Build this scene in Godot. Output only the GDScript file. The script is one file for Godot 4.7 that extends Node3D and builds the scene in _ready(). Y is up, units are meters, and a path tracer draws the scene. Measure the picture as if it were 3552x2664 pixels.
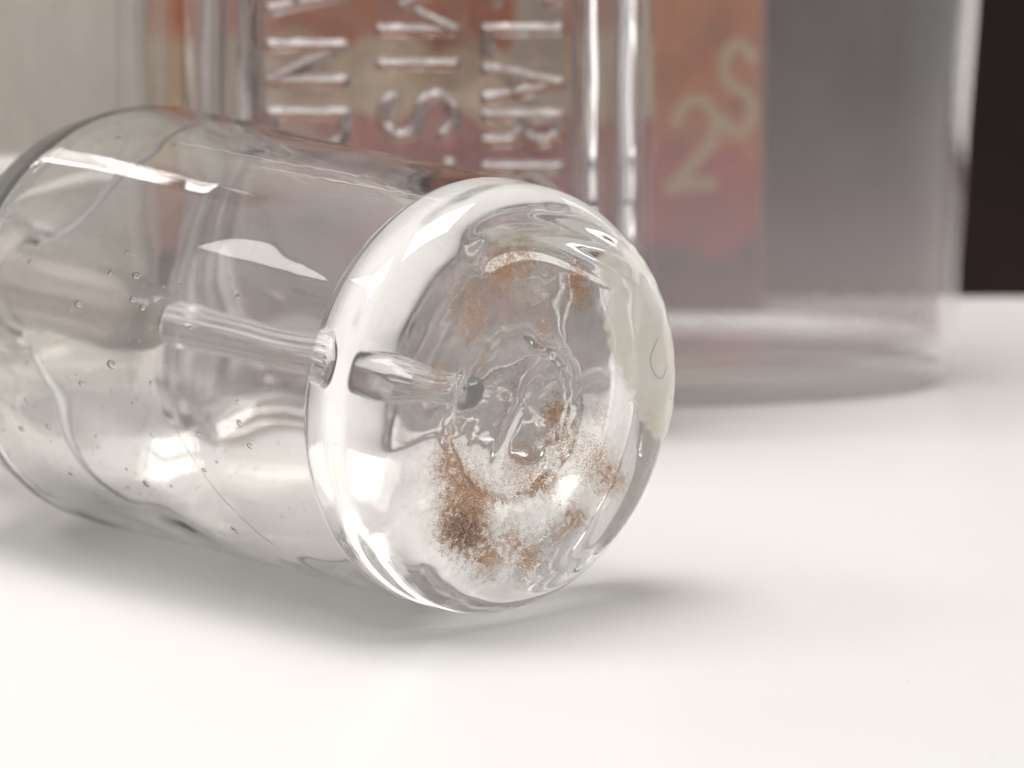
extends Node3D
# A glass bottle lying on a white table, more bottles behind it. Real size, in metres.

const AXIS_TURN := 48.0            # degrees that the lying bottle's base is turned towards the lens
const BASE_R := 0.0256
const SHOULDER_R := 0.0281
const SHOULDER_T := 0.080

var glass: StandardMaterial3D
var old_glass: StandardMaterial3D
var pane: StandardMaterial3D
var solid_glass: StandardMaterial3D
var rng := RandomNumberGenerator.new()
var soft_noise := FastNoiseLite.new()
var lump_noise := FastNoiseLite.new()

func _ready() -> void:
	rng.seed = 11
	# ---------------------------------------------------------------- camera, room, lamps
	var cam := Camera3D.new()
	cam.name = "camera"
	cam.fov = 13.0
	cam.near = 0.02
	cam.far = 20.0
	var lens := CameraAttributesPhysical.new()
	lens.frustum_focal_length = 100.0
	lens.exposure_aperture = 22.0
	lens.frustum_focus_distance = 0.394
	cam.attributes = lens
	add_child(cam)
	cam.fov = 13.0
	cam.position = Vector3(0.0005, 0.0894, 0.3901)
	cam.rotation_degrees = Vector3(-9.0, 0, 0)
	cam.current = true

	var env := Environment.new()
	env.background_mode = Environment.BG_COLOR
	env.background_color = Color(0.46, 0.452, 0.448).linear_to_srgb()
	env.tonemap_mode = Environment.TONE_MAPPER_LINEAR
	env.tonemap_exposure = 1.12
	env.sdfgi_enabled = true
	env.ssao_enabled = true
	env.ssil_enabled = true
	var we := WorldEnvironment.new()
	we.name = "room_light"
	we.environment = env
	add_child(we)

	softbox(Vector3(-0.08, 0.62, -0.06), Vector3(-0.02, 0.0, -0.04), Vector2(0.34, 0.34), 0.205, 2.0, "large square overhead softbox lamp above the white table")
	softbox(Vector3(0.44, 0.20, -0.52), Vector3(0.03, 0.05, -0.12), Vector2(0.26, 0.46), 0.035, 0.4, "tall strip softbox lamp behind the dusty oval jar")
	softbox(Vector3(-0.390, 0.47, -0.455), Vector3(-0.02, 0.04, -0.02), Vector2(0.07, 0.14), 0.030, 3.0, "small softbox lamp high behind the plain grey bottle")
	softbox(Vector3(-0.450, 0.52, -0.060), Vector3(-0.02, 0.04, -0.02), Vector2(0.20, 0.18), 0.052, 2.0, "square softbox lamp at the outer side of the plain grey bottle")

	# ---------------------------------------------------------------- shared materials
	soft_noise.seed = 3
	soft_noise.frequency = 1.0
	soft_noise.noise_type = FastNoiseLite.TYPE_SIMPLEX_SMOOTH
	soft_noise.fractal_type = FastNoiseLite.FRACTAL_NONE
	lump_noise.seed = 8
	lump_noise.frequency = 1.0
	lump_noise.noise_type = FastNoiseLite.TYPE_SIMPLEX_SMOOTH
	lump_noise.fractal_octaves = 3
	glass = clear_glass(Color(0.985, 0.985, 0.98), 0.0)
	pane = thin_glass(Color(0.97, 0.97, 0.97), 0.02)
	old_glass = thin_glass(Color(0.94, 0.92, 0.93), 0.08)
	solid_glass = clear_glass(Color(0.98, 0.968, 0.97), 0.0)

	# ---------------------------------------------------------------- table and backdrop
	var top := part("tabletop", rounded_box(Vector3(1.5, 0.03, 1.05), 0.003), table_material(), self)
	top.position = Vector3(0, -0.015, 0.235)
	top.set_meta("kind", "structure")
	top.set_meta("label", "smooth white tabletop under all the bottles")
	var drop := part("backdrop_wall", rounded_box(Vector3(1.0, 1.1, 0.05), 0.003), backdrop_material(), self)
	drop.position = Vector3(0, 0.2, -0.95)
	drop.set_meta("kind", "structure")
	drop.set_meta("label", "dark out of focus backdrop behind the table")

	var curtain := part("studio_curtain", rounded_box(Vector3(1.3, 1.0, 0.04), 0.003), matte(Color(0.02, 0.019, 0.019), 0.95), self)
	curtain.position = Vector3(0.05, 0.47, 1.0)
	curtain.set_meta("kind", "structure")
	curtain.set_meta("label", "dark studio curtain hanging on the viewer's side of the table")

	carton()
	left_bottle()
	embossed_bottle()
	dusty_jar()
	lying_bottle()
	glass_stopper()
	table_dust()


# ==================================================================== helpers

func clear_glass(tint: Color, rough: float) -> StandardMaterial3D:
	var m := StandardMaterial3D.new()
	m.resource_name = "glass"
	m.transparency = BaseMaterial3D.TRANSPARENCY_ALPHA
	m.albedo_color = Color(tint.r, tint.g, tint.b, 0.0)
	m.roughness = rough
	m.metallic = 0.0
	m.refraction_enabled = true
	m.refraction_scale = 0.051
	return m

func milk_glass(tint: Color, body: float, rough: float) -> StandardMaterial3D:
	var m := clear_glass(tint, rough)
	m.albedo_color.a = body
	return m

# ground glass: lets some light straight on, scatters the rest
func frosted(tint: Color) -> StandardMaterial3D:
	var m := StandardMaterial3D.new()
	m.resource_name = "frosted_glass"
	m.transparency = BaseMaterial3D.TRANSPARENCY_ALPHA
	m.albedo_color = tint
	m.roughness = 0.42
	m.clearcoat_enabled = true
	m.clearcoat = 1.0
	m.clearcoat_roughness = 0.08
	m.backlight_enabled = true
	m.backlight = Color(0.6, 0.6, 0.6)
	return m

# blown glass too thin to bend the view
func thin_glass(tint: Color, rough: float) -> StandardMaterial3D:
	var m := StandardMaterial3D.new()
	m.resource_name = "thin_glass"
	m.transparency = BaseMaterial3D.TRANSPARENCY_ALPHA
	m.albedo_color = Color(tint.r, tint.g, tint.b, 0.02)
	m.roughness = rough
	return m

func matte(c: Color, rough := 0.6) -> StandardMaterial3D:
	var m := StandardMaterial3D.new()
	m.albedo_color = c.linear_to_srgb()
	m.roughness = rough
	return m

func part(called: String, mesh: Mesh, m: Material, parent: Node) -> MeshInstance3D:
	var o := MeshInstance3D.new()
	o.name = called
	o.mesh = mesh
	o.material_override = m
	parent.add_child(o, true)
	return o

func thing(called: String, label: String, category: String, at: Vector3) -> Node3D:
	var o := Node3D.new()
	o.name = called
	add_child(o, true)
	o.position = at
	o.set_meta("label", label)
	o.set_meta("category", category)
	return o

# vertices and triangles -> ArrayMesh with smooth normals. inside = 0: as wound; 1: closed, facing out; -1: closed, facing in
func to_mesh(v: PackedVector3Array, f: PackedInt32Array, uv := PackedVector2Array(), facing := 1, tint := PackedColorArray()) -> ArrayMesh:
	if facing != 0:
		var vol := 0.0
		for i in range(0, f.size(), 3):
			vol += v[f[i]].dot(v[f[i + 1]].cross(v[f[i + 2]]))
		if (vol > 0.0) == (facing > 0):
			for i in range(0, f.size(), 3):
				var k := f[i + 1]
				f[i + 1] = f[i + 2]
				f[i + 2] = k
	var n := PackedVector3Array()
	n.resize(v.size())
	for i in range(0, f.size(), 3):
		var a := v[f[i]]
		var c := (v[f[i + 2]] - a).cross(v[f[i + 1]] - a) * 1e6
		n[f[i]] += c
		n[f[i + 1]] += c
		n[f[i + 2]] += c
	for i in n.size():
		n[i] = n[i].normalized() if n[i].length_squared() > 0.0 else Vector3.UP
	var arr := []
	arr.resize(Mesh.ARRAY_MAX)
	arr[Mesh.ARRAY_VERTEX] = v
	arr[Mesh.ARRAY_NORMAL] = n
	arr[Mesh.ARRAY_INDEX] = f
	if uv.size() == v.size():
		arr[Mesh.ARRAY_TEX_UV] = uv
	if tint.size() == v.size():
		arr[Mesh.ARRAY_COLOR] = tint
	var m := ArrayMesh.new()
	m.add_surface_from_arrays(Mesh.PRIMITIVE_TRIANGLES, arr)
	return m

# a profile (radius, height) from the bottom centre round and back to the axis, turned about y; shift(p) moves each point
func lathe(profile: PackedVector2Array, segments: int, shift: Callable, facing := 1, closed := true) -> ArrayMesh:
	var v := PackedVector3Array()
	var f := PackedInt32Array()
	var rings := profile.size()
	for i in rings:
		for j in segments:
			var t := TAU * j / segments
			var p := Vector3(profile[i].x * cos(t), profile[i].y, profile[i].x * sin(t))
			if shift.is_valid():
				p = shift.call(p, i)
			v.append(p)
	for i in rings - 1:
		for j in segments:
			var k := (j + 1) % segments
			f.append_array([i * segments + j, i * segments + k, (i + 1) * segments + k, i * segments + j, (i + 1) * segments + k, (i + 1) * segments + j])
	return to_mesh(v, f, PackedVector2Array(), facing if closed else 0)

func plain_shape(p: Vector3, _i: int) -> Vector3:
	return p

# smooth curve through the points, about `step` apart
func smooth_profile(points: Array, step: float) -> PackedVector2Array:
	var out := PackedVector2Array()
	for i in points.size() - 1:
		var p0: Vector2 = points[maxi(i - 1, 0)]
		var p1: Vector2 = points[i]
		var p2: Vector2 = points[i + 1]
		var p3: Vector2 = points[mini(i + 2, points.size() - 1)]
		var n := maxi(1, int(ceil(p1.distance_to(p2) / step)))
		var d := p1.distance_to(p2)
		var m1 := (p2 - p0) / maxf(p2.distance_to(p0), 1e-7) * d
		var m2 := (p3 - p1) / maxf(p3.distance_to(p1), 1e-7) * d
		for k in n:
			var t := float(k) / n
			var t2 := t * t
			var t3 := t2 * t
			out.append((2 * t3 - 3 * t2 + 1) * p1 + (t3 - 2 * t2 + t) * m1 + (-2 * t3 + 3 * t2) * p2 + (t3 - t2) * m2)
	out.append(points[-1])
	for i in out.size():
		out[i].x = maxf(out[i].x, 1e-6)
	return out

func rounded_box(size: Vector3, bevel: float) -> ArrayMesh:
	# a box whose edges are chamfered
	var st := SurfaceTool.new()
	st.begin(Mesh.PRIMITIVE_TRIANGLES)
	st.set_smooth_group(-1)
	var h := size / 2.0
	var faces := []
	for axis in 3:
		for s in [-1.0, 1.0]:
			var q := []
			for c in [[-1, -1], [1, -1], [1, 1], [-1, 1]]:
				var p := Vector3.ZERO
				p[axis] = s * h[axis]
				p[(axis + 1) % 3] = c[0] * (h[(axis + 1) % 3] - bevel)
				p[(axis + 2) % 3] = c[1] * (h[(axis + 2) % 3] - bevel)
				q.append(p)
			faces.append(q)
	for axis in 3:
		for s in [-1.0, 1.0]:
			for t in [-1.0, 1.0]:
				var b := (axis + 1) % 3
				var c := (axis + 2) % 3
				var q := []
				for e in [[-1, 0], [1, 0], [1, 1], [-1, 1]]:
					var p := Vector3.ZERO
					p[axis] = e[0] * (h[axis] - bevel)
					p[b] = s * (h[b] - (0.0 if e[1] == 0 else bevel))
					p[c] = t * (h[c] - (bevel if e[1] == 0 else 0.0))
					q.append(p)
				faces.append(q)
	for x in [-1.0, 1.0]:
		for y in [-1.0, 1.0]:
			for z in [-1.0, 1.0]:
				var sg := Vector3(x, y, z)
				faces.append([sg * (h - Vector3(0, bevel, bevel)), sg * (h - Vector3(bevel, 0, bevel)), sg * (h - Vector3(bevel, bevel, 0))])
	for q in faces:
		var n: Vector3 = (q[2] - q[0]).cross(q[1] - q[0])
		if n.dot(q[0] + q[1] + q[2]) < 0:
			q.reverse()
		for k in range(1, q.size() - 1):
			for p in [q[0], q[k], q[k + 1]]:
				st.set_uv(Vector2(p.x, p.z))
				st.add_vertex(p)
	st.generate_normals()
	return st.commit()

# a round tube along points
func tube(points: PackedVector3Array, r: float, sides := 5) -> ArrayMesh:
	var v := PackedVector3Array()
	var f := PackedInt32Array()
	var n := points.size()
	for i in n:
		var d := (points[mini(i + 1, n - 1)] - points[maxi(i - 1, 0)]).normalized()
		var a := d.cross(Vector3.UP if absf(d.y) < 0.9 else Vector3.RIGHT).normalized()
		var b := d.cross(a)
		var k := r * (0.35 if i == 0 or i == n - 1 else 1.0)
		for j in sides:
			v.append(points[i] + k * (cos(TAU * j / sides) * a + sin(TAU * j / sides) * b))
	for i in n - 1:
		for j in sides:
			var k := (j + 1) % sides
			f.append_array([i * sides + j, i * sides + k, (i + 1) * sides + k, i * sides + j, (i + 1) * sides + k, (i + 1) * sides + j])
	for j in range(1, sides - 1):
		f.append_array([0, j + 1, j, (n - 1) * sides, (n - 1) * sides + j, (n - 1) * sides + j + 1])
	return to_mesh(v, f)

func softbox(at: Vector3, aim: Vector3, size: Vector2, energy: float, glow: float, label: String) -> void:
	var o := thing("studio_softbox", label, "lamp", at)
	o.look_at(aim, Vector3.UP if absf((aim - at).normalized().y) < 0.95 else Vector3.FORWARD)
	var black := matte(Color(0.02, 0.02, 0.02), 0.7)
	# a shallow black hood, open at the front, with the white diffuser across it
	var hood := SurfaceTool.new()
	hood.begin(Mesh.PRIMITIVE_TRIANGLES)
	for wall in [[Vector3(size.x / 2 + 0.006, 0, 0.05), Vector3(0.008, size.y + 0.02, 0.13)], [Vector3(-size.x / 2 - 0.006, 0, 0.05), Vector3(0.008, size.y + 0.02, 0.13)], [Vector3(0, size.y / 2 + 0.006, 0.05), Vector3(size.x + 0.003, 0.008, 0.13)], [Vector3(0, -size.y / 2 - 0.006, 0.05), Vector3(size.x + 0.003, 0.008, 0.13)], [Vector3(0, 0, 0.121), Vector3(size.x + 0.024, size.y + 0.024, 0.01)]]:
		hood.append_from(rounded_box(wall[1], 0.002), 0, Transform3D(Basis(), wall[0]))
	part("hood", hood.commit(), black, o)
	var white := matte(Color(0.8, 0.8, 0.8), 0.8)
	white.emission_enabled = true
	white.emission = Color(1.0, 0.97, 0.94)
	white.emission_energy_multiplier = glow
	part("diffuser", rounded_box(Vector3(size.x, size.y, 0.004), 0.001), white, o)
	var l := AreaLight3D.new()
	l.name = "softbox_light"
	l.area_size = size
	l.light_energy = energy
	l.light_color = Color(1.0, 0.985, 0.965)
	l.shadow_enabled = true
	o.add_child(l, true)
	l.position = Vector3(0, 0, -0.012)

func table_material() -> Material:
	var m := matte(Color(0.83, 0.824, 0.815), 0.42)
	var n := NoiseTexture2D.new()
	n.width = 512
	n.height = 512
	n.seamless = true
	n.as_normal_map = true
	n.bump_strength = 1.2
	var fn := FastNoiseLite.new()
	fn.seed = 21
	fn.frequency = 0.06
	fn.fractal_octaves = 4
	n.noise = fn
	m.normal_enabled = true
	m.normal_texture = n
	m.normal_scale = 0.16
	m.uv1_triplanar = true
	m.uv1_scale = Vector3(26, 26, 26)
	return m

func backdrop_material() -> Material:
	var m := matte(Color(1, 1, 1), 0.9)
	var n := NoiseTexture2D.new()
	n.width = 256
	n.height = 256
	n.seamless = true
	var fn := FastNoiseLite.new()
	fn.seed = 5
	fn.frequency = 0.02
	n.noise = fn
	var g := Gradient.new()
	g.set_color(0, Color(0.012, 0.006, 0.006).linear_to_srgb())
	g.set_color(1, Color(0.036, 0.014, 0.013).linear_to_srgb())
	n.color_ramp = g
	m.albedo_texture = n
	m.uv1_triplanar = true
	m.uv1_scale = Vector3(2, 2, 2)
	return m

# an RGBA picture computed pixel by pixel
func picture(w: int, h: int, paint: Callable) -> ImageTexture:
	var data := PackedByteArray()
	data.resize(w * h * 4)
	var k := 0
	for y in h:
		for x in w:
			var c: Color = paint.call((x + 0.5) / w, (y + 0.5) / h)
			data[k] = int(clampf(c.r, 0, 1) * 255.0)
			data[k + 1] = int(clampf(c.g, 0, 1) * 255.0)
			data[k + 2] = int(clampf(c.b, 0, 1) * 255.0)
			data[k + 3] = int(clampf(c.a, 0, 1) * 255.0)
			k += 4
	return ImageTexture.create_from_image(Image.create_from_data(w, h, false, Image.FORMAT_RGBA8, data))

func film(tex: Texture2D, tint := Color.WHITE) -> StandardMaterial3D:
	var m := StandardMaterial3D.new()
	m.resource_name = "film"
	m.transparency = BaseMaterial3D.TRANSPARENCY_ALPHA
	m.albedo_texture = tex
	m.albedo_color = tint
	m.roughness = 0.85
	m.cull_mode = BaseMaterial3D.CULL_DISABLED
	return m

func seg_dist(p: Vector2, a: Vector2, b: Vector2) -> float:
	var d := b - a
	return p.distance_to(a + d * clampf((p - a).dot(d) / maxf(d.length_squared(), 1e-12), 0, 1))

func arc(cx: float, cy: float, rx: float, ry: float, from: float, to: float, n := 10) -> Array:
	var out := []
	for i in n + 1:
		var t := deg_to_rad(lerpf(from, to, float(i) / n))
		out.append(Vector2(cx + rx * cos(t), cy + ry * sin(t)))
	return out

# strokes of a capital or figure, x over width 0..1, y over cap height 0..1
func strokes(ch: String) -> Array:
	match ch:
		"A": return [[Vector2(0, 0), Vector2(0.5, 1)], [Vector2(0.5, 1), Vector2(1, 0)], [Vector2(0.2, 0.36), Vector2(0.8, 0.36)]]
		"C": return [arc(0.56, 0.5, 0.56, 0.5, 48, 312, 18)]
		"D": return [[Vector2(0, 0), Vector2(0, 1)], [Vector2(0, 1), Vector2(0.35, 1)] + arc(0.4, 0.5, 0.6, 0.5, 90, -90, 16) + [Vector2(0, 0)]]
		"I": return [[Vector2(0, 0), Vector2(0, 1)]]
		"K": return [[Vector2(0, 0), Vector2(0, 1)], [Vector2(1, 1), Vector2(0.03, 0.42)], [Vector2(0.3, 0.58), Vector2(1, 0)]]
		"L": return [[Vector2(0, 1), Vector2(0, 0), Vector2(1, 0)]]
		"M": return [[Vector2(0, 0), Vector2(0, 1), Vector2(0.5, 0.3), Vector2(1, 1), Vector2(1, 0)]]
		"N": return [[Vector2(0, 0), Vector2(0, 1), Vector2(1, 0), Vector2(1, 1)]]
		"R": return [[Vector2(0, 0), Vector2(0, 1)], [Vector2(0, 1), Vector2(0.5, 1)] + arc(0.5, 0.75, 0.5, 0.25, 90, -90, 12) + [Vector2(0, 0.5)], [Vector2(0.45, 0.5), Vector2(1, 0.36), Vector2(1, 0)]]
		"S": return [arc(0.5, 0.75, 0.5, 0.25, 25, 235, 14) + arc(0.5, 0.25, 0.5, 0.25, 55, -155, 14)]
		"2": return [arc(0.5, 0.68, 0.48, 0.32, 170, -35, 14) + [Vector2(0.0, 0.0), Vector2(0.5, 0.06), Vector2(1, 0.06)]]
		".": return [[Vector2(0, 0.0), Vector2(0.0, 0.03)]]
	return []

# a moulded glass letter: a low rounded ridge with a flat back, in the plane z = 0
func ridge_letter(lines: Array, half_width: float, height: float, cell: float) -> ArrayMesh:
	var lo := Vector2(1e9, 1e9)
	var hi := -lo
	for l in lines:
		for p in l:
			lo = lo.min(p)
			hi = hi.max(p)
	lo -= Vector2.ONE * (half_width + cell * 2)
	hi += Vector2.ONE * (half_width + cell * 2)
	var nx := int((hi.x - lo.x) / cell) + 1
	var ny := int((hi.y - lo.y) / cell) + 1
	var hgt := PackedFloat32Array()
	hgt.resize(nx * ny)
	for j in ny:
		for i in nx:
			var p := lo + Vector2(i, j) * cell
			var d := 1e9
			for l in lines:
				for k in l.size() - 1:
					d = minf(d, seg_dist(p, l[k], l[k + 1]))
			var w := half_width * (1.0 + 0.12 * soft_noise.get_noise_2d(p.x * 260.0, p.y * 260.0))
			hgt[j * nx + i] = height * maxf(0.0, 1.03 - sqrt(pow(d / w, 2.0) + 0.03))
	var v := PackedVector3Array()
	var f := PackedInt32Array()
	var front := {}
	var back := {}
	for j in ny - 1:
		for i in nx - 1:
			var q := [j * nx + i, j * nx + i + 1, (j + 1) * nx + i + 1, (j + 1) * nx + i]
			if hgt[q[0]] + hgt[q[1]] + hgt[q[2]] + hgt[q[3]] <= 0.0:
				continue
			for k in q:
				if not front.has(k):
					var p := lo + Vector2(k % nx, k / nx) * cell
					front[k] = v.size()
					v.append(Vector3(p.x, p.y, hgt[k]))
					back[k] = v.size()
					v.append(Vector3(p.x, p.y, 0.0))
			f.append_array([front[q[0]], front[q[2]], front[q[1]], front[q[0]], front[q[3]], front[q[2]]])
			f.append_array([back[q[0]], back[q[1]], back[q[2]], back[q[0]], back[q[2]], back[q[3]]])
	return to_mesh(v, f)

# ==================================================================== things behind

func carton() -> void:
	var o := thing("carton_box", "brown and cream printed carton standing behind the glass bottles", "box", Vector3(-0.0085, 0, -0.277))
	var w := 0.116
	var h := 0.15
	var card := part("box_body", rounded_box(Vector3(w, h, 0.024), 0.0008), matte(Color(0.30, 0.13, 0.06), 0.8), o)
	card.position = Vector3(0, h / 2, 0)
	var two := []
	for l in strokes("2"):
		for p in l:
			two.append(Vector2(0.0320 + p.x * 0.0082 + p.y * 0.0012, 0.0235 + p.y * 0.0178))
	var ess := []
	for l in strokes("S"):
		for p in l:
			ess.append(Vector2(0.0424 + p.x * 0.0058, 0.0345 + p.y * 0.0175))
	var n := lump_noise
	var paint := func(u: float, v: float) -> Color:
		var x := -w / 2 - 0.0085 + u * w
		var y := (1.0 - v) * h
		var a := n.get_noise_2d(x * 90.0, y * 90.0) * 0.004
		var b := n.get_noise_2d(x * 300.0 + 40.0, y * 300.0)
		var c := Color(0.42, 0.12, 0.025)
		if x < 0.024:
			if y + a < 0.0530 and y + a > 0.0375:
				c = Color(0.58, 0.46, 0.28)
			elif y + a <= 0.0375:
				c = Color(0.36, 0.065, 0.045)
			if x > 0.001 and x < 0.012 and y + a > 0.0375:
				c = Color(0.48, 0.41, 0.32)
			if x < -0.036 and y + a < 0.0530:
				c = c.lerp(Color(0.36, 0.24, 0.16), 0.6)
		elif y + a < 0.0335 - (x - 0.03) * 0.2:
			c = Color(0.36, 0.05, 0.04)
		if y < 0.012 + a:
			c = Color(0.06, 0.03, 0.035)
		c = c * (0.72 + 0.26 * b + 0.25 * n.get_noise_2d(x * 120.0 + 9.0, y * 60.0))
		var p := Vector2(x, y)
		if x > 0.030 and y < 0.056 and y > 0.021:
			for pair in [[two, 0.0012], [ess, 0.0012]]:
				for k in pair[0].size() - 1:
					if seg_dist(p, pair[0][k], pair[0][k + 1]) < pair[1]:
						c = Color(0.34, 0.25, 0.14)
		c = c.linear_to_srgb()
		c.a = 1.0
		return c
	var m := matte(Color.WHITE, 0.7)
	m.albedo_texture = picture(384, 496, paint)
	var v := PackedVector3Array([Vector3(-w / 2 + 0.001, 0.001, 0.0126), Vector3(w / 2 - 0.001, 0.001, 0.0126), Vector3(w / 2 - 0.001, h - 0.001, 0.0126), Vector3(-w / 2 + 0.001, h - 0.001, 0.0126)])
	for k in 4:
		v.append(v[k] - Vector3(0, 0, 0.0004))
	var uv := PackedVector2Array([Vector2(0, 1), Vector2(1, 1), Vector2(1, 0), Vector2(0, 0), Vector2(0, 1), Vector2(1, 1), Vector2(1, 0), Vector2(0, 0)])
	part("printed_label", to_mesh(v, PackedInt32Array([0, 2, 1, 0, 3, 2, 4, 5, 6, 4, 6, 7]), uv, 0), m, o)

# the outline (x, z) of a flat medicine bottle, corners cut and a little hollow; from the front left, counter-clockwise from above
func flat_outline(w: float, d: float, cut: float, n_front: int) -> PackedVector2Array:
	var o := PackedVector2Array()
	var c := [Vector2(-w / 2 + cut, d / 2), Vector2(w / 2 - cut, d / 2), Vector2(w / 2, d / 2 - cut), Vector2(w / 2, -d / 2 + cut), Vector2(w / 2 - cut, -d / 2), Vector2(-w / 2 + cut, -d / 2), Vector2(-w / 2, -d / 2 + cut), Vector2(-w / 2, d / 2 - cut)]
	for k in 8:
		var a: Vector2 = c[k]
		var b: Vector2 = c[(k + 1) % 8]
		var n := n_front if k == 0 else (14 if k % 2 == 1 else 24)
		for i in n:
			var t := float(i) / n
			var p := a.lerp(b, t)
			if k % 2 == 1:       # the corner: a flat hollow between two rounded ribs
				var out := ((a + b) / 2.0).normalized()
				p += out * (0.0009 * cos(TAU * 1.5 * (t - 0.5)) * sin(PI * t))
			o.append(p)
	return o

# a flat bottle of glass with a hollow; front(x, y) gives how far the front panel stands back
func flat_bottle(w: float, d: float, cut: float, wall: float, foot: float, tall: float, n_front: int, n_up: int, front: Callable) -> ArrayMesh:
	var outer := flat_outline(w, d, cut, n_front)
	var inner := flat_outline(w - 2 * wall, d - 2 * wall, cut - wall * 0.4, n_front)
	var n := outer.size()
	var v := PackedVector3Array()
	var f := PackedInt32Array()
	var rows := []
	# each row: [outline, height, shrink]
	rows.append([outer, 0.0012, 0.0])
	for s in [0.3, 0.6, 0.85]:
		rows.append([outer, 0.0012 - 0.0012 * s, s])
	for i in 7:
		var t := deg_to_rad(90.0 * i / 6.0)
		rows.append([outer, 0.0028 * (1.0 - cos(t)), 1.0 - 0.0028 * 2.0 / w * (1.0 - sin(t))])
	for i in range(1, n_up + 1):
		rows.append([outer, 0.0028 + (tall - 0.0028) * i / n_up, 1.0])
	var first_inner := rows.size()
	for i in range(n_up, 0, -1):
		rows.append([inner, foot + 0.003 + (tall - 0.0004 * 0 - foot - 0.003) * i / n_up, 1.0])
	for i in range(6, -1, -1):
		var t := deg_to_rad(90.0 * i / 6.0)
		rows.append([inner, foot + 0.003 * (1.0 - cos(t)), 1.0 - 0.003 * 2.0 / w * (1.0 - sin(t))])
	rows.append([inner, foot + 0.0004, 0.7])
	rows.append([inner, foot + 0.0012, 0.35])
	rows.append([inner, foot + 0.0015, 0.0])
	for r in rows.size():
		var line: PackedVector2Array = rows[r][0]
		for k in n:
			var p: Vector2 = line[k] * float(rows[r][2])
			var y: float = rows[r][1]
			var z: float = p.y
			if rows[r][2] > 0.99 and z > d / 2 - wall - 0.0005 and front.is_valid():
				z -= front.call(p.x, y) * (1.0 if r < first_inner else 0.55)
			if r >= first_inner:
				z += 0.00015 * soft_noise.get_noise_2d(p.x * 70.0 + p.y * 50.0, y * 55.0)
				p.x += 0.00015 * soft_noise.get_noise_2d(p.y * 70.0 + 9.0, y * 55.0)
			v.append(Vector3(p.x, y, z))
	for r in rows.size() - 1:
		for k in n:
			var q := (k + 1) % n
			f.append_array([r * n + k, r * n + q, (r + 1) * n + q, r * n + k, (r + 1) * n + q, (r + 1) * n + k])
	return to_mesh(v, f)

# grime inside a bottle: a thin skin just inside the wall
func skin(outline: PackedVector2Array, y0: float, y1: float, scale_u: float) -> ArrayMesh:
	var v := PackedVector3Array()
	var f := PackedInt32Array()
	var uv := PackedVector2Array()
	var n := outline.size()
	var rows := 24
	for r in rows + 1:
		var run := 0.0
		for k in n + 1:
			var p := outline[k % n]
			if k > 0:
				run += p.distance_to(outline[k - 1])
			v.append(Vector3(p.x, lerpf(y0, y1, float(r) / rows), p.y))
			uv.append(Vector2(run * scale_u, 1.0 - float(r) / rows))
	for r in rows:
		for k in n:
			var a := r * (n + 1) + k
			f.append_array([a, a + n + 2, a + 1, a, a + n + 1, a + n + 2])
	return to_mesh(v, f, uv, 0)

func grime(seed_at: float, base: float, spread: float, tint: Color, specks: float, foot_haze := 0.0) -> Texture2D:
	var n := lump_noise
	var paint := func(u: float, v: float) -> Color:
		# the picture wraps round in u
		var cx := cos(TAU * u) * 1.6
		var cz := sin(TAU * u) * 1.6
		var a := n.get_noise_3d(cx + seed_at, v * 3.0, cz)
		var b := n.get_noise_3d(cx * 6.0 + seed_at, v * 14.0, cz * 6.0)
		var s := n.get_noise_3d(cx * 40.0, v * 90.0 + seed_at, cz * 40.0)
		var o := base + foot_haze * pow(v, 4.5) + spread * (a + 0.4 * b) + (specks if s > 0.52 else 0.0)
		return Color(tint.r, tint.g, tint.b, clampf(o, 0.0, 0.9))
	return picture(320, 320, paint)

func left_bottle() -> void:
	var o := thing("panel_bottle", "plain greyish glass bottle with a sunken panel, left of the lettered bottle", "bottle", Vector3(-0.0910, 0, -0.134))
	var front := func(x: float, y: float) -> float:
		var s := smoothstep(0.0, 0.0025, 0.0345 - absf(x)) * smoothstep(0.0395, 0.0465, y)
		return 0.0048 * s
	part("glass_body", flat_bottle(0.078, 0.044, 0.0045, 0.0028, 0.006, 0.16, 64, 120, front), old_glass, o)
	var g := film(grime(4.0, 0.52, 0.14, Color(0.90, 0.875, 0.84), 0.03))
	part("inner_grime", skin(flat_outline(0.0714, 0.0374, 0.0035, 24), 0.0075, 0.158, 1.0 / 0.19), g, o)

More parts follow.
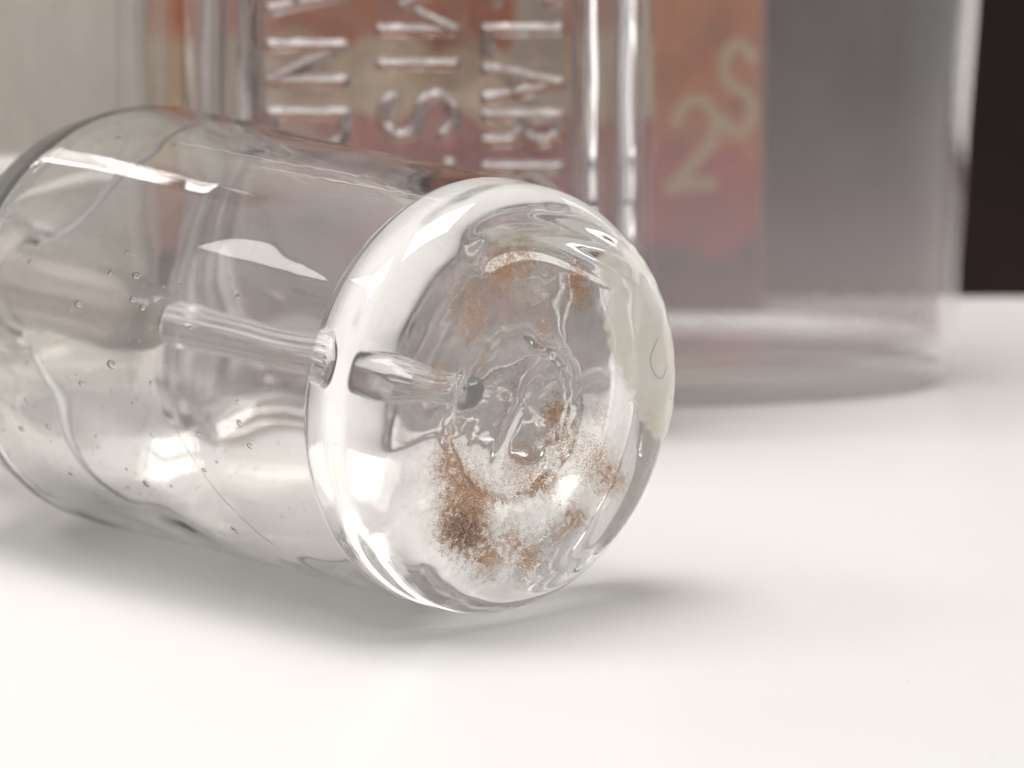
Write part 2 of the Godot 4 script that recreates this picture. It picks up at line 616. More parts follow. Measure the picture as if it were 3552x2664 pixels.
func embossed_bottle() -> void:
	var o := thing("lettered_bottle", "flat clear glass bottle with raised lettering reading down its front panel", "bottle", Vector3(-0.0136, 0, -0.129))
	var front := func(x: float, y: float) -> float:
		var s := smoothstep(0.0, 0.0018, 0.0242 - absf(x)) * smoothstep(0.0070, 0.0110, y)
		return 0.0014 * s
	part("glass_body", flat_bottle(0.0720, 0.030, 0.0095, 0.0026, 0.006, 0.15, 110, 130, front), solid_glass, o)
	var g := film(grime(9.0, 0.03, 0.10, Color(0.86, 0.82, 0.80), 0.05))
	part("inner_grime", skin(flat_outline(0.0660, 0.0240, 0.0084, 24), 0.0075, 0.148, 1.0 / 0.16), g, o)
	# letters: [character, baseline x, height of its left side, cap height, width]; they read downwards, their tops to the right
	var cap := 0.0108
	for l in [["A", -0.0356, 0.0702, 0.0043], ["N", -0.0356, 0.0605, 0.0053], ["D", -0.0356, 0.0504, 0.0060],
			["M", -0.0190, 0.0698, 0.0070], ["I", -0.0190, 0.0577, 0.0011], ["S", -0.0190, 0.0530, 0.0060],
			["C", -0.0032, 0.0717, 0.0049], ["L", -0.0032, 0.0629, 0.0036], ["A", -0.0032, 0.0570, 0.0043], ["R", -0.0032, 0.0501, 0.0038], ["K", -0.0032, 0.0423, 0.0045], [".", -0.0091, 0.0428, 0.0011]]:
		var lines := []
		for s in strokes(l[0]):
			var line := []
			for p in s:
				line.append(Vector2(l[1] + p.y * cap, l[2] - p.x * l[3]) - Vector2(o.position.x, 0))
			lines.append(line)
		var m := part("raised_letter", ridge_letter(lines, 0.00102, 0.00108, 0.00011), glass, o)
		m.position = Vector3(0, 0, 0.0150 - 0.0014 + 0.00003)

func dusty_jar() -> void:
	var o := thing("dusty_jar", "wide oval clear jar with hazy dusty glass, right of and behind the lettered bottle", "jar", Vector3(0.0153, 0, -0.1775))
	var r := 0.060
	var pts := [Vector2(0, 0.0016), Vector2(r - 0.012, 0.0012), Vector2(r - 0.006, 0.0002), Vector2(r - 0.0042, 0.0), Vector2(r - 0.0014, 0.0012), Vector2(r, 0.0045), Vector2(r + 0.0012, 0.02), Vector2(r + 0.0056, 0.11), Vector2(r + 0.0062, 0.15), Vector2(r + 0.0045, 0.1515), Vector2(r + 0.0030, 0.15), Vector2(r + 0.0040, 0.11), Vector2(r - 0.0004, 0.02), Vector2(r - 0.0014, 0.0085), Vector2(r - 0.0050, 0.0062), Vector2(r - 0.016, 0.0056), Vector2(0, 0.0058)]
	var oval := func(p: Vector3, _i: int) -> Vector3:
		var n := soft_noise.get_noise_3d(p.x * 45.0, p.y * 30.0, p.z * 45.0)
		return Vector3(p.x * (1.0 + 0.004 * n), p.y, p.z * (1.0 + 0.004 * n) * 0.49)
	var hazy := thin_glass(Color(0.93, 0.91, 0.92), 0.07)
	part("glass_body", lathe(smooth_profile(pts, 0.0016), 128, oval), hazy, o)
	var base_pts := [Vector2(0, 0.0018), Vector2(r - 0.0085, 0.0014), Vector2(r - 0.0060, 0.0009), Vector2(r - 0.0020, 0.0020), Vector2(r - 0.0016, 0.0034), Vector2(r - 0.0046, 0.0044), Vector2(r - 0.016, 0.0042), Vector2(0, 0.0044)]
	part("thick_base", lathe(smooth_profile(base_pts, 0.0016), 128, oval), frosted(Color(0.80, 0.78, 0.765, 0.5)), o)
	var line := PackedVector2Array()
	for k in 80:
		line.append(Vector2(cos(-TAU * k / 80), sin(-TAU * k / 80) * 0.49) * (r - 0.0024))
	var g := film(grime(2.0, -0.06, 0.10, Color(0.70, 0.63, 0.64), 0.05, 0.62))
	part("inner_dust", skin(line, 0.0085, 0.12, 1.0 / (TAU * 0.77 * (r - 0.0026))), g, o)

# ==================================================================== the lying bottle

func bottle_axes() -> Transform3D:
	var al := deg_to_rad(AXIS_TURN)
	var tilt := asin((SHOULDER_R - BASE_R) / (SHOULDER_T - 0.0115))
	var a := Vector3(cos(al) * cos(tilt), -sin(tilt), sin(al) * cos(tilt))      # towards the base
	var y := -a
	var x := Vector3(sin(al), 0, -cos(al))
	var z := x.cross(y)
	var height := BASE_R / cos(tilt) + (0.0055 - 0.0075) * sin(tilt) + 0.00005
	return Transform3D(Basis(x, y, z), Vector3(0, height, 0) + a * 0.0055)

# how far the foot of the bottle is dented (into the glass, along the axis) at (u right, v up)
func foot_dent(u: float, v: float) -> float:
	var r := sqrt(u * u + v * v)
	var keep := 1.0 - smoothstep(0.0195, 0.0245, r)
	var c := Vector2(u + 0.0033, v + 0.0009)
	var ang := c.angle()
	var rough := soft_noise.get_noise_2d(u * 330.0, v * 330.0)
	var fine := lump_noise.get_noise_2d(u * 1500.0 + 50.0, v * 1500.0)
	var edge := 0.0094 + 0.0007 * lump_noise.get_noise_2d(cos(ang) * 2.0 + 7.0, sin(ang) * 2.0)
	var rr := c.length()
	var d := 0.00042 * (1.0 - smoothstep(edge - 0.0004, edge + 0.0001, rr))         # broken-off pontil: sunken, shell-like
	d -= 0.00014 * exp(-pow((rr - edge - 0.0008) / 0.0006, 2.0))                     # raised crust round it
	d += 0.000015 * rough * (1.0 - smoothstep(0.008, 0.0135, rr)) + 0.00007 * rough * exp(-pow((rr - edge) / 0.0018, 2.0))
	d += 0.000006 * fine * (1.0 - smoothstep(0.010, 0.014, rr))
	d += 0.00025 * exp(-pow((c.x * 0.8 - c.y * 0.45 - 0.001) / 0.0007, 2.0)) * exp(-pow((c.x * 0.45 + c.y * 0.8 + 0.001) / 0.004, 2.0))
	# ripples above the pontil, where the glass was dragged
	var up := smoothstep(0.006, 0.014, v)
	d += up * 0.00002 * sin(rr * 2000.0 + 1.2 * rough) * exp(-pow((r - 0.017) / 0.004, 2.0))
	d += 0.00004 * soft_noise.get_noise_2d(u * 70.0, v * 130.0 + 30.0)
	# a shell-shaped chip and fold at the top of the heel
	var turn := rad_to_deg(atan2(v, u))
	var span := smoothstep(42.0, 62.0, turn) * (1.0 - smoothstep(108.0, 122.0, turn))
	var q := (r - 0.0172 - 0.0010 * sin(deg_to_rad(turn) * 4.0)) / 0.0045
	var chip := 0.0010 * span * smoothstep(0.0, 0.22, q) * (1.0 - smoothstep(0.35, 1.5, q))
	chip += 0.00018 * span * sin(q * 9.0 + 0.05 * turn) * smoothstep(0.1, 0.4, q) * (1.0 - smoothstep(0.8, 1.5, q))
	return d * keep + chip * (1.0 - smoothstep(0.0230, 0.0252, r))

func outer_points() -> Array:
	var b := BASE_R
	var s := SHOULDER_R
	return [Vector2(0, 0.0016), Vector2(0.008, 0.0013), Vector2(0.015, 0.0003), Vector2(0.0182, 0.0), Vector2(0.0206, 0.0004), Vector2(0.0232, 0.0019), Vector2(b - 0.0005, 0.0045), Vector2(b, 0.0075),
		Vector2(b + 0.0004, 0.02), Vector2(b + 0.0012, 0.045), Vector2(s, SHOULDER_T - 0.004), Vector2(s - 0.0004, SHOULDER_T), Vector2(s - 0.0024, SHOULDER_T + 0.006), Vector2(s - 0.0075, SHOULDER_T + 0.0125), Vector2(0.0135, SHOULDER_T + 0.018), Vector2(0.0098, SHOULDER_T + 0.0225), Vector2(0.0088, SHOULDER_T + 0.028)]

func lying_bottle() -> void:
	var frame := bottle_axes()
	var o := thing("lying_bottle", "small clear glass bottle lying on its side with its stained base towards us", "bottle", frame.origin)
	o.basis = frame.basis
	var b := BASE_R
	var s := SHOULDER_R
	var outer := smooth_profile(outer_points(), 0.00035)
	var n_outer := outer.size()
	# foot: solid glass all round. wall: two moulded halves that meet along the seams, paired outer and inner rings
	var t_foot := 0.0126
	var foot := PackedVector2Array()
	var wall_out := PackedVector2Array()
	for q in outer:
		if q.y <= t_foot:
			foot.append(q)
		else:
			wall_out.append(q)
	wall_out.append_array(smooth_profile([Vector2(0.0088, SHOULDER_T + 0.0285), Vector2(0.0087, SHOULDER_T + 0.040), Vector2(0.0092, SHOULDER_T + 0.0415), Vector2(0.0125, SHOULDER_T + 0.0425), Vector2(0.0132, SHOULDER_T + 0.045), Vector2(0.0122, SHOULDER_T + 0.0475), Vector2(0.009, SHOULDER_T + 0.0482)], 0.0008))
	var wall_in := PackedVector2Array()
	for k in wall_out.size():
		var q := wall_out[k]
		var along := (wall_out[mini(k + 1, wall_out.size() - 1)] - wall_out[maxi(k - 1, 0)]).normalized()
		var thick := lerpf(0.0023, 0.0014, smoothstep(0.0126, 0.045, q.y)) + 0.0010 * smoothstep(SHOULDER_T - 0.004, SHOULDER_T + 0.012, q.y)
		var p := q + Vector2(-along.y, along.x) * thick
		p.y = maxf(p.y, t_foot + 0.0003)
		if q.y > SHOULDER_T + 0.025:
			p = Vector2(0.0062, minf(q.y, SHOULDER_T + 0.047))
		p.x = maxf(p.x, 0.0062)
		wall_in.append(p)
	var n_foot := foot.size()
	var inner_r := wall_in[0].x
	foot.append_array(smooth_profile([Vector2(inner_r, t_foot), Vector2(b - 0.0036, 0.0108), Vector2(b - 0.0070, 0.0094), Vector2(0.012, 0.0087), Vector2(0.006, 0.0090), Vector2(0, 0.0094)], 0.0007))
	var lining := smooth_profile([Vector2(b - 0.0026, 0.0165), Vector2(b - 0.0014, 0.026), Vector2(b - 0.0001, 0.045), Vector2(s - 0.0014, SHOULDER_T - 0.006), Vector2(s - 0.0019, SHOULDER_T), Vector2(s - 0.0041, SHOULDER_T + 0.0055), Vector2(0.0195, SHOULDER_T + 0.0116), Vector2(0.0122, SHOULDER_T + 0.0174)], 0.0008)
	var shape := func(p: Vector3, i: int) -> Vector3:
		var r := sqrt(p.x * p.x + p.z * p.z)
		if i < n_outer:
			if p.y < 0.012 and r < 0.0252:
				p.y += foot_dent(p.x, p.z)
			var w := smoothstep(0.004, 0.012, p.y)
			var n := soft_noise.get_noise_3d(p.x * 60.0, p.y * 38.0, p.z * 60.0)
			var k := 1.0 + w * 0.0016 * n
			return Vector3(p.x * k, p.y, p.z * k)
		var m := soft_noise.get_noise_3d(p.x * 75.0 + 20.0, p.y * 55.0, p.z * 75.0)
		var m2 := soft_noise.get_noise_3d(p.x * 190.0, p.y * 120.0 + 9.0, p.z * 190.0)
		var kk := 1.0 + 0.0032 * m + 0.0002 * m2
		var y := p.y
		if p.y < 0.02:
			y += (0.00025 * soft_noise.get_noise_2d(p.x * 45.0, p.z * 45.0) + 0.00005 * m2) * (1.0 - smoothstep(0.0095, 0.0125, p.y))
		if p.y > SHOULDER_T + 0.02:
			kk = 1.0
		return Vector3(p.x * kk, y, p.z * kk)
	var n_seg := 288
	var j0 := 53
	var j1 := 213
	part("glass_body", wall_mesh(foot, n_foot, wall_out, wall_in, n_seg, j0, j1, shape, n_outer), glass, o)
	for side in 2:
		var face: PackedVector2Array = wall_out if side == 0 else wall_in
		var fv := PackedVector3Array()
		var ff := PackedInt32Array()
		var span := j0 + n_seg - j1 + 1
		for i in face.size():
			for j in span:
				var t := TAU * ((j1 + j) % n_seg) / n_seg
				fv.append(shape.call(Vector3(face[i].x * cos(t), face[i].y, face[i].x * sin(t)), 0 if side == 0 else n_outer))
		for i in face.size() - 1:
			for j in span - 1:
				var k: int = i * span + j
				ff.append_array([k, k + span + 1, k + 1, k, k + span, k + span + 1])
		part("back_wall", to_mesh(fv, ff, PackedVector2Array(), 0), pane, o)
	var inner_shape := func(p: Vector3, _i: int) -> Vector3:
		return shape.call(p, n_outer)
	wall_haze(o, lining, inner_shape)
	base_residue(o)
	milky_crust(o)
	bubbles(o)
	scratches(o)

# the solid glass of the lying bottle: the whole foot, and the wall between the two seams
func wall_mesh(foot: PackedVector2Array, n_foot: int, wall_out: PackedVector2Array, wall_in: PackedVector2Array, n: int, j0: int, j1: int, shape: Callable, inner_mark: int) -> ArrayMesh:
	var v := PackedVector3Array()
	var f := PackedInt32Array()
	for i in foot.size():
		for j in n:
			var t := TAU * j / n
			v.append(shape.call(Vector3(foot[i].x * cos(t), foot[i].y, foot[i].x * sin(t)), 0 if i < n_foot else inner_mark))
	var quad := func(a: int, b: int, j: int) -> PackedInt32Array:
		var k := (j + 1) % n
		return PackedInt32Array([a * n + j, a * n + k, b * n + k, a * n + j, b * n + k, b * n + j])
	for i in foot.size() - 1:
		for j in n:
			if i == n_foot - 1 and j >= j0 and j < j1:
				continue
			f.append_array(quad.call(i, i + 1, j))
	var base := foot.size()
	var m := wall_out.size()
	for i in m:
		for j in n:
			var t := TAU * j / n
			v.append(shape.call(Vector3(wall_out[i].x * cos(t), wall_out[i].y, wall_out[i].x * sin(t)), 0))
	for i in m:
		for j in n:
			var t := TAU * j / n
			v.append(shape.call(Vector3(wall_in[i].x * cos(t), wall_in[i].y, wall_in[i].x * sin(t)), inner_mark))
	for j in range(j0, j1):
		f.append_array(quad.call(n_foot - 1, base, j))
		f.append_array(quad.call(base + m, n_foot, j))
		f.append_array(quad.call(base + m - 1, base + 2 * m - 1, j))
		for i in m - 1:
			f.append_array(quad.call(base + i, base + i + 1, j))
			f.append_array(quad.call(base + m + i + 1, base + m + i, j))
	# the two seams, and the ledges beside the foot
	for i in m - 1:
		var a := (base + i) * n
		var c := (base + m + i) * n
		f.append_array([a + j0, a + n + j0, c + n + j0, a + j0, c + n + j0, c + j0])
		f.append_array([a + j1, c + n + j1, a + n + j1, a + j1, c + j1, c + n + j1])
	var o0 := (n_foot - 1) * n
	var i0 := n_foot * n
	f.append_array([o0 + j0, base * n + j0, (base + m) * n + j0, o0 + j0, (base + m) * n + j0, i0 + j0])
	f.append_array([o0 + j1, (base + m) * n + j1, base * n + j1, o0 + j1, i0 + j1, (base + m) * n + j1])
	return to_mesh(v, f)

# the faint dried film, lint and scuffs on the inside of the wall
func wall_haze(o: Node3D, lining: PackedVector2Array, shape: Callable) -> void:
	var n := lump_noise
	var paint := func(u: float, v: float) -> Color:
		var cx := cos(TAU * u) * 2.0
		var cz := sin(TAU * u) * 2.0
		var a := n.get_noise_3d(cx, v * 4.0, cz)
		var b := n.get_noise_3d(cx * 9.0, v * 3.0 + 5.0, cz * 9.0)
		var s := n.get_noise_3d(cx * 70.0, v * 110.0, cz * 70.0)
		var o2 := 0.02 + 0.06 * a + 0.05 * maxf(b, 0.0) + 0.16 * smoothstep(0.35, 1.0, v) + (0.30 if s > 0.55 else 0.0)
		return Color(0.86, 0.85, 0.835, clampf(o2, 0.0, 0.6))
	var v := PackedVector3Array()
	var f := PackedInt32Array()
	var uv := PackedVector2Array()
	var segs := 96
	for i in lining.size():
		for j in segs + 1:
			var t := TAU * j / segs
			var r := lining[i].x - 0.0001
			v.append(shape.call(Vector3(r * cos(t), lining[i].y, r * sin(t)), i))
			uv.append(Vector2(float(j) / segs, lining[i].y / 0.128))
	for i in lining.size() - 1:
		for j in segs:
			var k := i * (segs + 1) + j
			f.append_array([k, k + segs + 2, k + 1, k, k + segs + 1, k + segs + 2])
	part("dried_haze", to_mesh(v, f, uv, 0), film(picture(400, 400, paint)), o)

# a point on the outside of the bottle: turn in degrees from the right-hand side upwards, t along the axis profile
func on_foot(u: float, v: float, lift: float) -> Vector3:
	var r := sqrt(u * u + v * v)
	return Vector3(u, foot_height(r) + foot_dent(u, v) - lift, v)

var foot_curve := PackedVector2Array()
func foot_height(r: float) -> float:
	if foot_curve.is_empty():
		foot_curve = smooth_profile(outer_points(), 0.0003)
	for k in foot_curve.size() - 1:
		if foot_curve[k + 1].x >= r and foot_curve[k + 1].y < 0.008:
			var a := foot_curve[k]
			var c := foot_curve[k + 1]
			return lerpf(a.y, c.y, clampf((r - a.x) / maxf(c.x - a.x, 1e-7), 0, 1))
	return 0.0075

func base_residue(o: Node3D) -> void:
	var reach := 0.0228
	var v := PackedVector3Array()
	var f := PackedInt32Array()
	var uv := PackedVector2Array()
	var rings := 80
	var segs := 180
	for i in rings + 1:
		for j in segs:
			var r := reach * i / rings + 1e-5
			var t := TAU * j / segs
			var p := Vector2(r * cos(t), r * sin(t))
			v.append(on_foot(p.x, p.y, 0.00012 + 0.00030 * smoothstep(0.0185, 0.0228, r)))
			uv.append(Vector2(0.5 + p.x / reach * 0.49, 0.5 - p.y / reach * 0.49))
	for i in rings:
		for j in segs:
			var k := (j + 1) % segs
			f.append_array([i * segs + j, (i + 1) * segs + k, i * segs + k, i * segs + j, (i + 1) * segs + j, (i + 1) * segs + k])
	# blobs of rusty dirt: [u mm, v mm, radius mm, strength, dark]
	var spots := [[-10.6, -13.6, 2.9, 1.0, 1.0], [-13.3, -12.5, 2.2, 0.7, 0.8], [-12.1, -8.2, 4.2, 0.75, 0.35], [-14.0, -4.2, 2.6, 0.6, 0.4], [-9.0, -10.5, 4.0, 0.6, 0.3], [-1.1, -7.3, 3.6, 0.55, 0.45], [2.4, -9.5, 2.2, 0.55, 0.4], [4.0, -1.1, 1.6, 0.85, 0.5], [4.6, -4.3, 2.6, 0.5, 0.3], [9.8, -7.6, 3.4, 0.6, 0.35], [12.5, -10.2, 2.2, 0.6, 0.4], [6.5, -13.8, 1.8, 0.75, 0.25], [3.5, -15.1, 1.6, 0.5, 0.2],
		[-7.2, -16.9, 2.4, 0.8, 0.1], [-1.1, -17.7, 2.6, 0.75, 0.15], [-3.6, -14.9, 1.8, 0.55, 0.15], [-6.2, 16.7, 2.8, 0.75, 0.25], [-2.4, 18.6, 2.2, 0.6, 0.15], [5.5, 14.7, 2.0, 0.85, 0.35], [7.0, 12.3, 1.6, 0.5, 0.2], [-12.0, 14.6, 3.4, 0.35, 0.0], [-10.5, 11.1, 2.4, 0.45, 0.1], [-15.4, 5.5, 1.8, 0.5, 0.2], [-8.0, 5.7, 1.3, 0.35, 0.2], [1.5, 8.8, 1.8, 0.35, 0.2], [10.5, -1.7, 1.6, 0.3, 0.2]]
	var n := lump_noise
	var paint := func(x: float, y: float) -> Color:
		var u := (x - 0.5) / 0.49 * reach * 1000.0
		var w := (0.5 - y) / 0.49 * reach * 1000.0
		var cover := 0.0
		var dark := 0.0
		var wob := n.get_noise_2d(u * 0.9, w * 0.9) * 1.4
		for s in spots:
			var du: float = u - s[0]
			var dw: float = w - s[1]
			var q: float = (sqrt(du * du + dw * dw) + wob) / s[2]
			if q < 1.6:
				var g := exp(-q * q * 1.3)
				cover += 1.5 * s[3] * g
				dark += s[4] * s[3] * g
		var rad := sqrt(u * u + w * w)
		var in_ring := Vector2(u + 3.3, w + 0.9)
		cover += 0.55 * exp(-pow((in_ring.length() - 9.7 + 0.4 * wob) / 0.7, 2.0)) * smoothstep(3.0, -5.0, in_ring.y) * (0.6 + n.get_noise_2d(u * 0.8 + 30.0, w * 0.8))
		var cloud := n.get_noise_2d(u * 0.35 + 5.0, w * 0.35)
		var haze := clampf(0.07 + 0.14 * cloud + 0.08 * n.get_noise_2d(u * 1.4, w * 1.4 + 8.0), 0.0, 0.5)
		haze += (0.46 - 0.5 * haze) * smoothstep(-4.0, 8.0, u) * smoothstep(3.0, -6.0, w) * smoothstep(11.0, 15.0, rad) + 0.10 * smoothstep(2.0, 9.0, w)
		haze *= 1.0 - smoothstep(20.5, 22.6, rad + 0.5 * wob)
		var grit := n.get_noise_2d(u * 4.0, w * 4.0)
		var grit2 := n.get_noise_2d(u * 13.0 + 70.0, w * 13.0)
		# a thin tan film with darker tide lines, and fine crumbs where it is thick
		var washed := clampf(cover * 0.30, 0.0, 0.38) * smoothstep(-0.6, 0.4, grit)
		var tide := 0.22 * exp(-pow((cover - 0.34 + 0.1 * grit) / 0.05, 2.0)) * smoothstep(-0.2, 0.3, cloud + 0.3 * grit)
		var crumbs := smoothstep(0.12, 0.36, grit2 + 0.5 * grit + 0.60 * (minf(cover, 1.5) - 0.60)) * smoothstep(0.05, 0.4, cover) * 0.88
		var a := clampf(washed + tide + crumbs, 0.0, 0.96)
		var tone := clampf(dark * 0.70 + 0.30 * crumbs - 0.24 + 0.35 * grit, 0.0, 1.0)
		var rust := Color(0.52, 0.24, 0.085).lerp(Color(0.10, 0.03, 0.008), tone)
		var pale := Color(0.72, 0.69, 0.66)
		var mix := a / maxf(a + haze * (1.0 - a), 1e-5)
		var c := pale.lerp(rust, mix).linear_to_srgb()
		c.a = a + haze * (1.0 - a)
		return c
	var m := film(picture(900, 900, paint))
	part("rusty_residue", to_mesh(v, f, uv, 0), m, o)

# a skin of dried whitish deposit over the rounded foot; outline in (u, v) millimetres
func crust_patch(o: Node3D, called: String, outline: Array, thick: float, m: Material) -> void:
	var poly := PackedVector2Array()
	var n0 := outline.size()
	for i in n0:
		var p0: Vector2 = outline[(i + n0 - 1) % n0]
		var p1: Vector2 = outline[i]
		var p2: Vector2 = outline[(i + 1) % n0]
		var p3: Vector2 = outline[(i + 2) % n0]
		for k in 8:
			poly.append(p1.cubic_interpolate(p2, p0, p3, k / 8.0))
	var cell := 0.16
	var lo := Vector2(1e9, 1e9)
	var hi := -lo
	for p in poly:
		lo = lo.min(p)
		hi = hi.max(p)
	var nx := int((hi.x - lo.x) / cell) + 2
	var ny := int((hi.y - lo.y) / cell) + 2
	var ids := {}
	var tint := PackedVector2Array()
	var v := PackedVector3Array()
	var f := PackedInt32Array()
	var depth := func(p: Vector2) -> float:
		var d := 1e9
		for k in poly.size():
			d = minf(d, seg_dist(p, poly[k], poly[(k + 1) % poly.size()]))
		return d if Geometry2D.is_point_in_polygon(p, poly) else -d
	var deep := PackedFloat32Array()
	for j in ny:
		for i in nx:
			deep.append(depth.call(lo + Vector2(i, j) * cell))
	for j in ny - 1:
		for i in nx - 1:
			var q := [j * nx + i, j * nx + i + 1, (j + 1) * nx + i + 1, (j + 1) * nx + i]
			if maxf(maxf(deep[q[0]], deep[q[1]]), maxf(deep[q[2]], deep[q[3]])) <= 0.0:
				continue
			for k in q:
				if not ids.has(k):
					ids[k] = v.size()
					var p := lo + Vector2(k % nx, k / nx) * cell
					if deep[k] < 0.0:      # pull stray corners on to the outline
						var best := 1e9
						var at := p
						for e in poly.size():
							var a := poly[e]
							var c := poly[(e + 1) % poly.size()]
							var t := a + (c - a) * clampf((p - a).dot(c - a) / maxf((c - a).length_squared(), 1e-9), 0, 1)
							if t.distance_to(p) < best:
								best = t.distance_to(p)
								at = t
						p = at
					var rise := thick * sqrt(clampf(maxf(deep[k], 0.0) / 1.1, 0.0, 1.0)) * (1.0 + 0.25 * soft_noise.get_noise_2d(p.x * 0.3, p.y * 0.3))
					v.append(crust_point(p, 0.00036 + rise))
					var shown := maxf(deep[k], 0.0) / 2.5 * (1.0 + 0.5 * soft_noise.get_noise_2d(p.x * 0.5, p.y * 0.5))
					tint.append(Vector2(clampf(shown, 0.01, 0.99), 0.5 + p.y * 0.018))
			var q0: int = ids[q[0]]
			var q1: int = ids[q[1]]
			var q2: int = ids[q[2]]
			var q3: int = ids[q[3]]
			f.append_array([q0, q1, q2, q0, q2, q3])
	part(called, to_mesh(v, f, tint, 0), m, o)

# (u, v) measured along the surface: past the flat of the foot, the distance runs on round the heel and up the side
func crust_point(p: Vector2, lift: float) -> Vector3:
	var r := p.length() * 0.001
	var dir := p.normalized()
	if foot_curve.is_empty():
		foot_height(0.0)
	var run := 0.0
	for k in foot_curve.size() - 1:
		var a := foot_curve[k]
		var c := foot_curve[k + 1]
		var l := a.distance_to(c)
		if run + l >= r:
			var q := a.lerp(c, (r - run) / maxf(l, 1e-9))
			var n := Vector2(c.y - a.y, -(c.x - a.x)).normalized()
			var dent := foot_dent(q.x * dir.x, q.x * dir.y)
			q += n * lift
			return Vector3(q.x * dir.x, q.y + dent, q.x * dir.y)
		run += l
	return Vector3.ZERO

func milky_crust(o: Node3D) -> void:
	var n := lump_noise
	# u runs from the edge of the deposit inwards
	var paint := func(u: float, v: float) -> Color:
		var a := n.get_noise_2d(u * 1.5, v * 5.0)
		var c := Color(0.84, 0.82, 0.745).lerp(Color(0.74, 0.64, 0.50), clampf(0.15 + a * 0.8, 0.0, 0.7)).linear_to_srgb()
		c.a = 0.93 * smoothstep(0.0, 0.42, u) * clampf(0.97 + 0.2 * a, 0.75, 1.0)
		return c
	var m := film(picture(128, 128, paint))
	m.roughness = 0.35
	m.clearcoat_enabled = true
	m.clearcoat = 0.6
	m.clearcoat_roughness = 0.12
	var thin := m.duplicate() as StandardMaterial3D
	thin.albedo_color = Color(0.98, 1.0, 0.97, 0.38)
	crust_patch(o, "milky_deposit", [Vector2(8.6, 16.9), Vector2(10.0, 12.6), Vector2(9.4, 9.4), Vector2(11.4, 4.6), Vector2(14.0, 0.0), Vector2(16.6, -4.4), Vector2(20.2, -7.0), Vector2(23.4, -4.2), Vector2(25.0, 2.0), Vector2(24.0, 8.4), Vector2(21.0, 13.8), Vector2(17.2, 18.0), Vector2(13.0, 19.6)], 0.00022, m)
	crust_patch(o, "clear_smear", [Vector2(-9.5, 20.9), Vector2(-4.5, 18.7), Vector2(1.5, 17.9), Vector2(7.0, 18.3), Vector2(10.5, 17.7), Vector2(12.5, 20.1), Vector2(8.5, 23.1), Vector2(2.5, 22.1), Vector2(-2.5, 21.7), Vector2(-6.5, 22.5)], 0.00030, thin)

func bubbles(o: Node3D) -> void:
	var airy := clear_glass(Color(0.99, 0.99, 0.99), 0.0)
	airy.refraction_scale = 0.028
	var ball := SphereMesh.new()
	ball.radius = 1.0
	ball.height = 2.0
	ball.radial_segments = 18
	ball.rings = 10
	var arr := ball.get_mesh_arrays()
	var v: PackedVector3Array = arr[Mesh.ARRAY_VERTEX]
	var hollow := to_mesh(v, arr[Mesh.ARRAY_INDEX], PackedVector2Array(), -1)
	var outer := smooth_profile(outer_points(), 0.001)
	for k in 190:
		var t := rng.randf_range(0.021, 0.092)
		var turn := rng.randf_range(-0.15, TAU - 1.0)
		# mostly on the side towards the lens: that side is -x of the bottle
		turn = PI + rng.randfn(0.0, 0.85)
		var r := 0.0
		for q in outer.size() - 1:
			if outer[q + 1].y >= t and outer[q].y < t:
				r = lerpf(outer[q].x, outer[q + 1].x, (t - outer[q].y) / maxf(outer[q + 1].y - outer[q].y, 1e-7))
		if r < 0.012:
			continue
		var size := 0.00010 + 0.00036 * pow(rng.randf(), 3.5)
		if k % 29 == 0:
			size = 0.00052
		var deep := size * 1.15 + 0.00012 + rng.randf() * 0.0004
		var dir := Vector3(cos(turn), 0, sin(turn))
		var m := part("air_bubble", hollow, airy, o)
		m.position = dir * (r - deep) + Vector3(0, t, 0)
		var along := Vector3.UP
		m.basis = Basis(dir * size * 0.32, along * size * rng.randf_range(1.0, 1.9), dir.cross(along) * size)

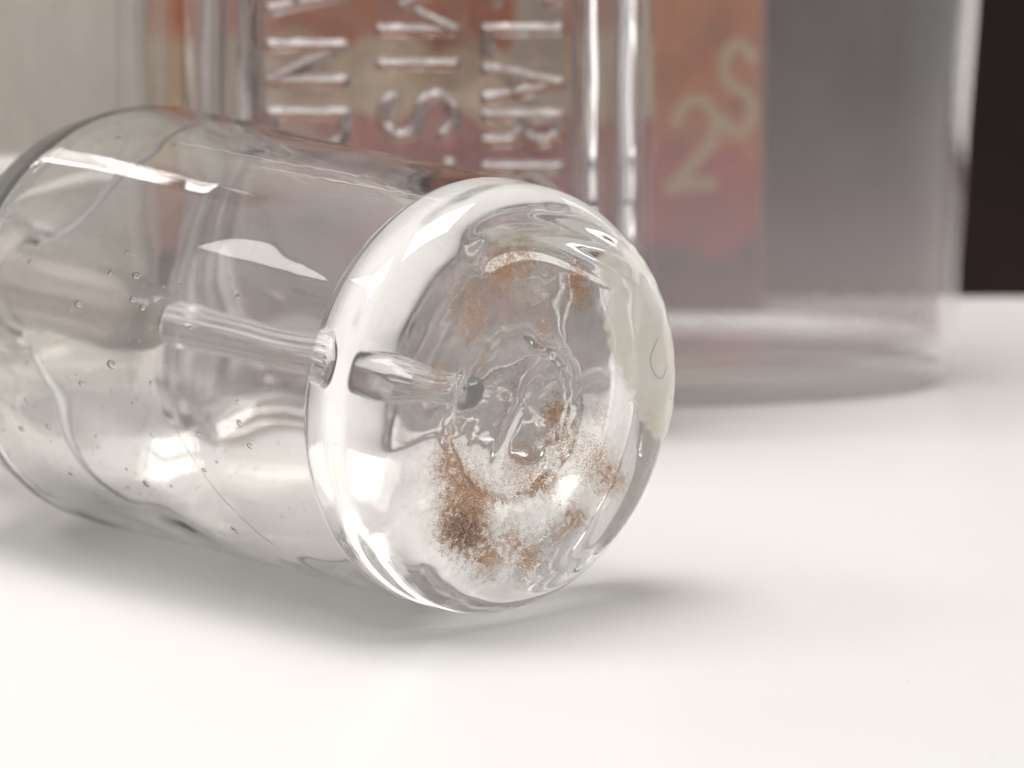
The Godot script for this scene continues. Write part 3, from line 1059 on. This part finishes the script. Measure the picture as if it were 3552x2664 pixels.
func scratches(o: Node3D) -> void:
	var pale := matte(Color(0.85, 0.84, 0.82), 0.4)
	var brown := matte(Color(0.30, 0.20, 0.12), 0.6)
	var outer := smooth_profile(outer_points(), 0.001)
	# [start t, end t, start turn, end turn (degrees), radius of line, colour, wander]
	for s in [[0.0085, 0.040, 110.0, 113.0, 0.000035, pale, 0.6], [0.024, 0.058, 107.0, 110.0, 0.00003, pale, 0.6], [0.036, 0.026, 190.0, 226.0, 0.00002, brown, 0.4], [0.0095, 0.0075, 214.0, 224.0, 0.000028, brown, 0.2]]:
		var pts := PackedVector3Array()
		for i in 41:
			var t: float = lerpf(s[0], s[1], i / 40.0)
			var turn := deg_to_rad(lerpf(s[2], s[3], i / 40.0) + s[6] * soft_noise.get_noise_2d(i * 0.25, s[2]))
			var r := 0.0
			for q in outer.size() - 1:
				if outer[q + 1].y >= t and outer[q].y < t:
					r = lerpf(outer[q].x, outer[q + 1].x, (t - outer[q].y) / maxf(outer[q + 1].y - outer[q].y, 1e-7))
			var n := soft_noise.get_noise_3d(r * cos(turn) * 60.0, t * 38.0, r * sin(turn) * 60.0)
			r *= 1.0 + smoothstep(0.004, 0.012, t) * 0.0016 * n
			pts.append(Vector3(cos(turn) * (r + 0.00001), t, sin(turn) * (r + 0.00001)))
		part("scratch", tube(pts, s[4]), s[5], o)
	var fibre := matte(Color(0.12, 0.10, 0.09), 0.8)
	for h in [[Vector2(18.5, 6.6), Vector2(17.3, 4.4), Vector2(18.0, 2.4), Vector2(19.4, 1.6), Vector2(20.4, 3.2)], [Vector2(21.5, -1.0), Vector2(21.8, -1.5)], [Vector2(21.2, 10.6), Vector2(22.4, 11.4)]]:
		var pts := PackedVector3Array()
		for i in h.size() - 1:
			for k in 6:
				var p0: Vector2 = h[maxi(i - 1, 0)]
				var p3: Vector2 = h[mini(i + 2, h.size() - 1)]
				pts.append(crust_point((h[i] as Vector2).cubic_interpolate(h[i + 1], p0, p3, k / 6.0), 0.00064))
		part("fibre", tube(pts, 0.00002), fibre, o)

func glass_stopper() -> void:
	var frame := bottle_axes()
	var o := thing("glass_stopper", "frosted glass stopper with a fluted dipper rod inside the lying bottle", "stopper", frame.origin)
	o.basis = frame.basis
	var t0 := SHOULDER_T
	var plug := smooth_profile([Vector2(0, 0.0700), Vector2(0.0024, 0.0701), Vector2(0.0034, 0.0715), Vector2(0.0044, 0.076), Vector2(0.0050, 0.082), Vector2(0.0053, 0.088), Vector2(0.0054, t0 + 0.024), Vector2(0.0055, t0 + 0.046), Vector2(0.0044, t0 + 0.050), Vector2(0, t0 + 0.0505)], 0.0008)
	var frosted := milk_glass(Color(0.96, 0.935, 0.915), 0.12, 0.16)
	part("ground_plug", lathe(plug, 64, plain_shape), frosted, o)
	var rod := smooth_profile([Vector2(0, 0.0140), Vector2(0.0009, 0.0142), Vector2(0.0016, 0.0149), Vector2(0.0020, 0.0160), Vector2(0.0024, 0.0180), Vector2(0.00265, 0.040), Vector2(0.0027, 0.066), Vector2(0.0021, 0.0692), Vector2(0.0016, 0.0698), Vector2(0, 0.06985)], 0.0008)
	var flute := func(p: Vector3, _i: int) -> Vector3:
		var k := 1.0 + 0.03 * smoothstep(0.017, 0.022, p.y) * cos(16.0 * atan2(p.z, p.x)) + 0.02 * soft_noise.get_noise_3d(p.x * 400.0, p.y * 90.0, p.z * 400.0)
		return Vector3(p.x * k, p.y, p.z * k)
	part("dipper_rod", lathe(rod, 144, flute), milk_glass(Color(0.985, 0.98, 0.978), 0.06, 0.05), o)
	var head := smooth_profile([Vector2(0, t0 + 0.0508), Vector2(0.006, t0 + 0.0512), Vector2(0.011, t0 + 0.056), Vector2(0.012, t0 + 0.062), Vector2(0.009, t0 + 0.069), Vector2(0, t0 + 0.0715)], 0.001)
	part("stopper_head", lathe(head, 48, plain_shape), glass, o)

func table_dust() -> void:
	# a few specks and short fibres fallen on the table
	var st := SurfaceTool.new()
	st.begin(Mesh.PRIMITIVE_TRIANGLES)
	for k in 16:
		var at := Vector3(rng.randf_range(-0.07, 0.08), 0.00006, rng.randf_range(-0.06, 0.10))
		var pts := PackedVector3Array()
		var n := 2 if k % 4 else 5
		var turn := rng.randf() * TAU
		for i in n + 1:
			pts.append(at)
			turn += rng.randf_range(-0.5, 0.5)
			at += Vector3(cos(turn), 0, sin(turn)) * rng.randf_range(0.00006, 0.00022)
		st.append_from(tube(pts, rng.randf_range(0.00002, 0.00004), 5), 0, Transform3D())
	var o := part("dust", st.commit(), matte(Color(0.45, 0.42, 0.40), 0.9), self)
	o.set_meta("kind", "stuff")
	o.set_meta("label", "specks of dust and lint on the white tabletop")
	o.set_meta("category", "dust")
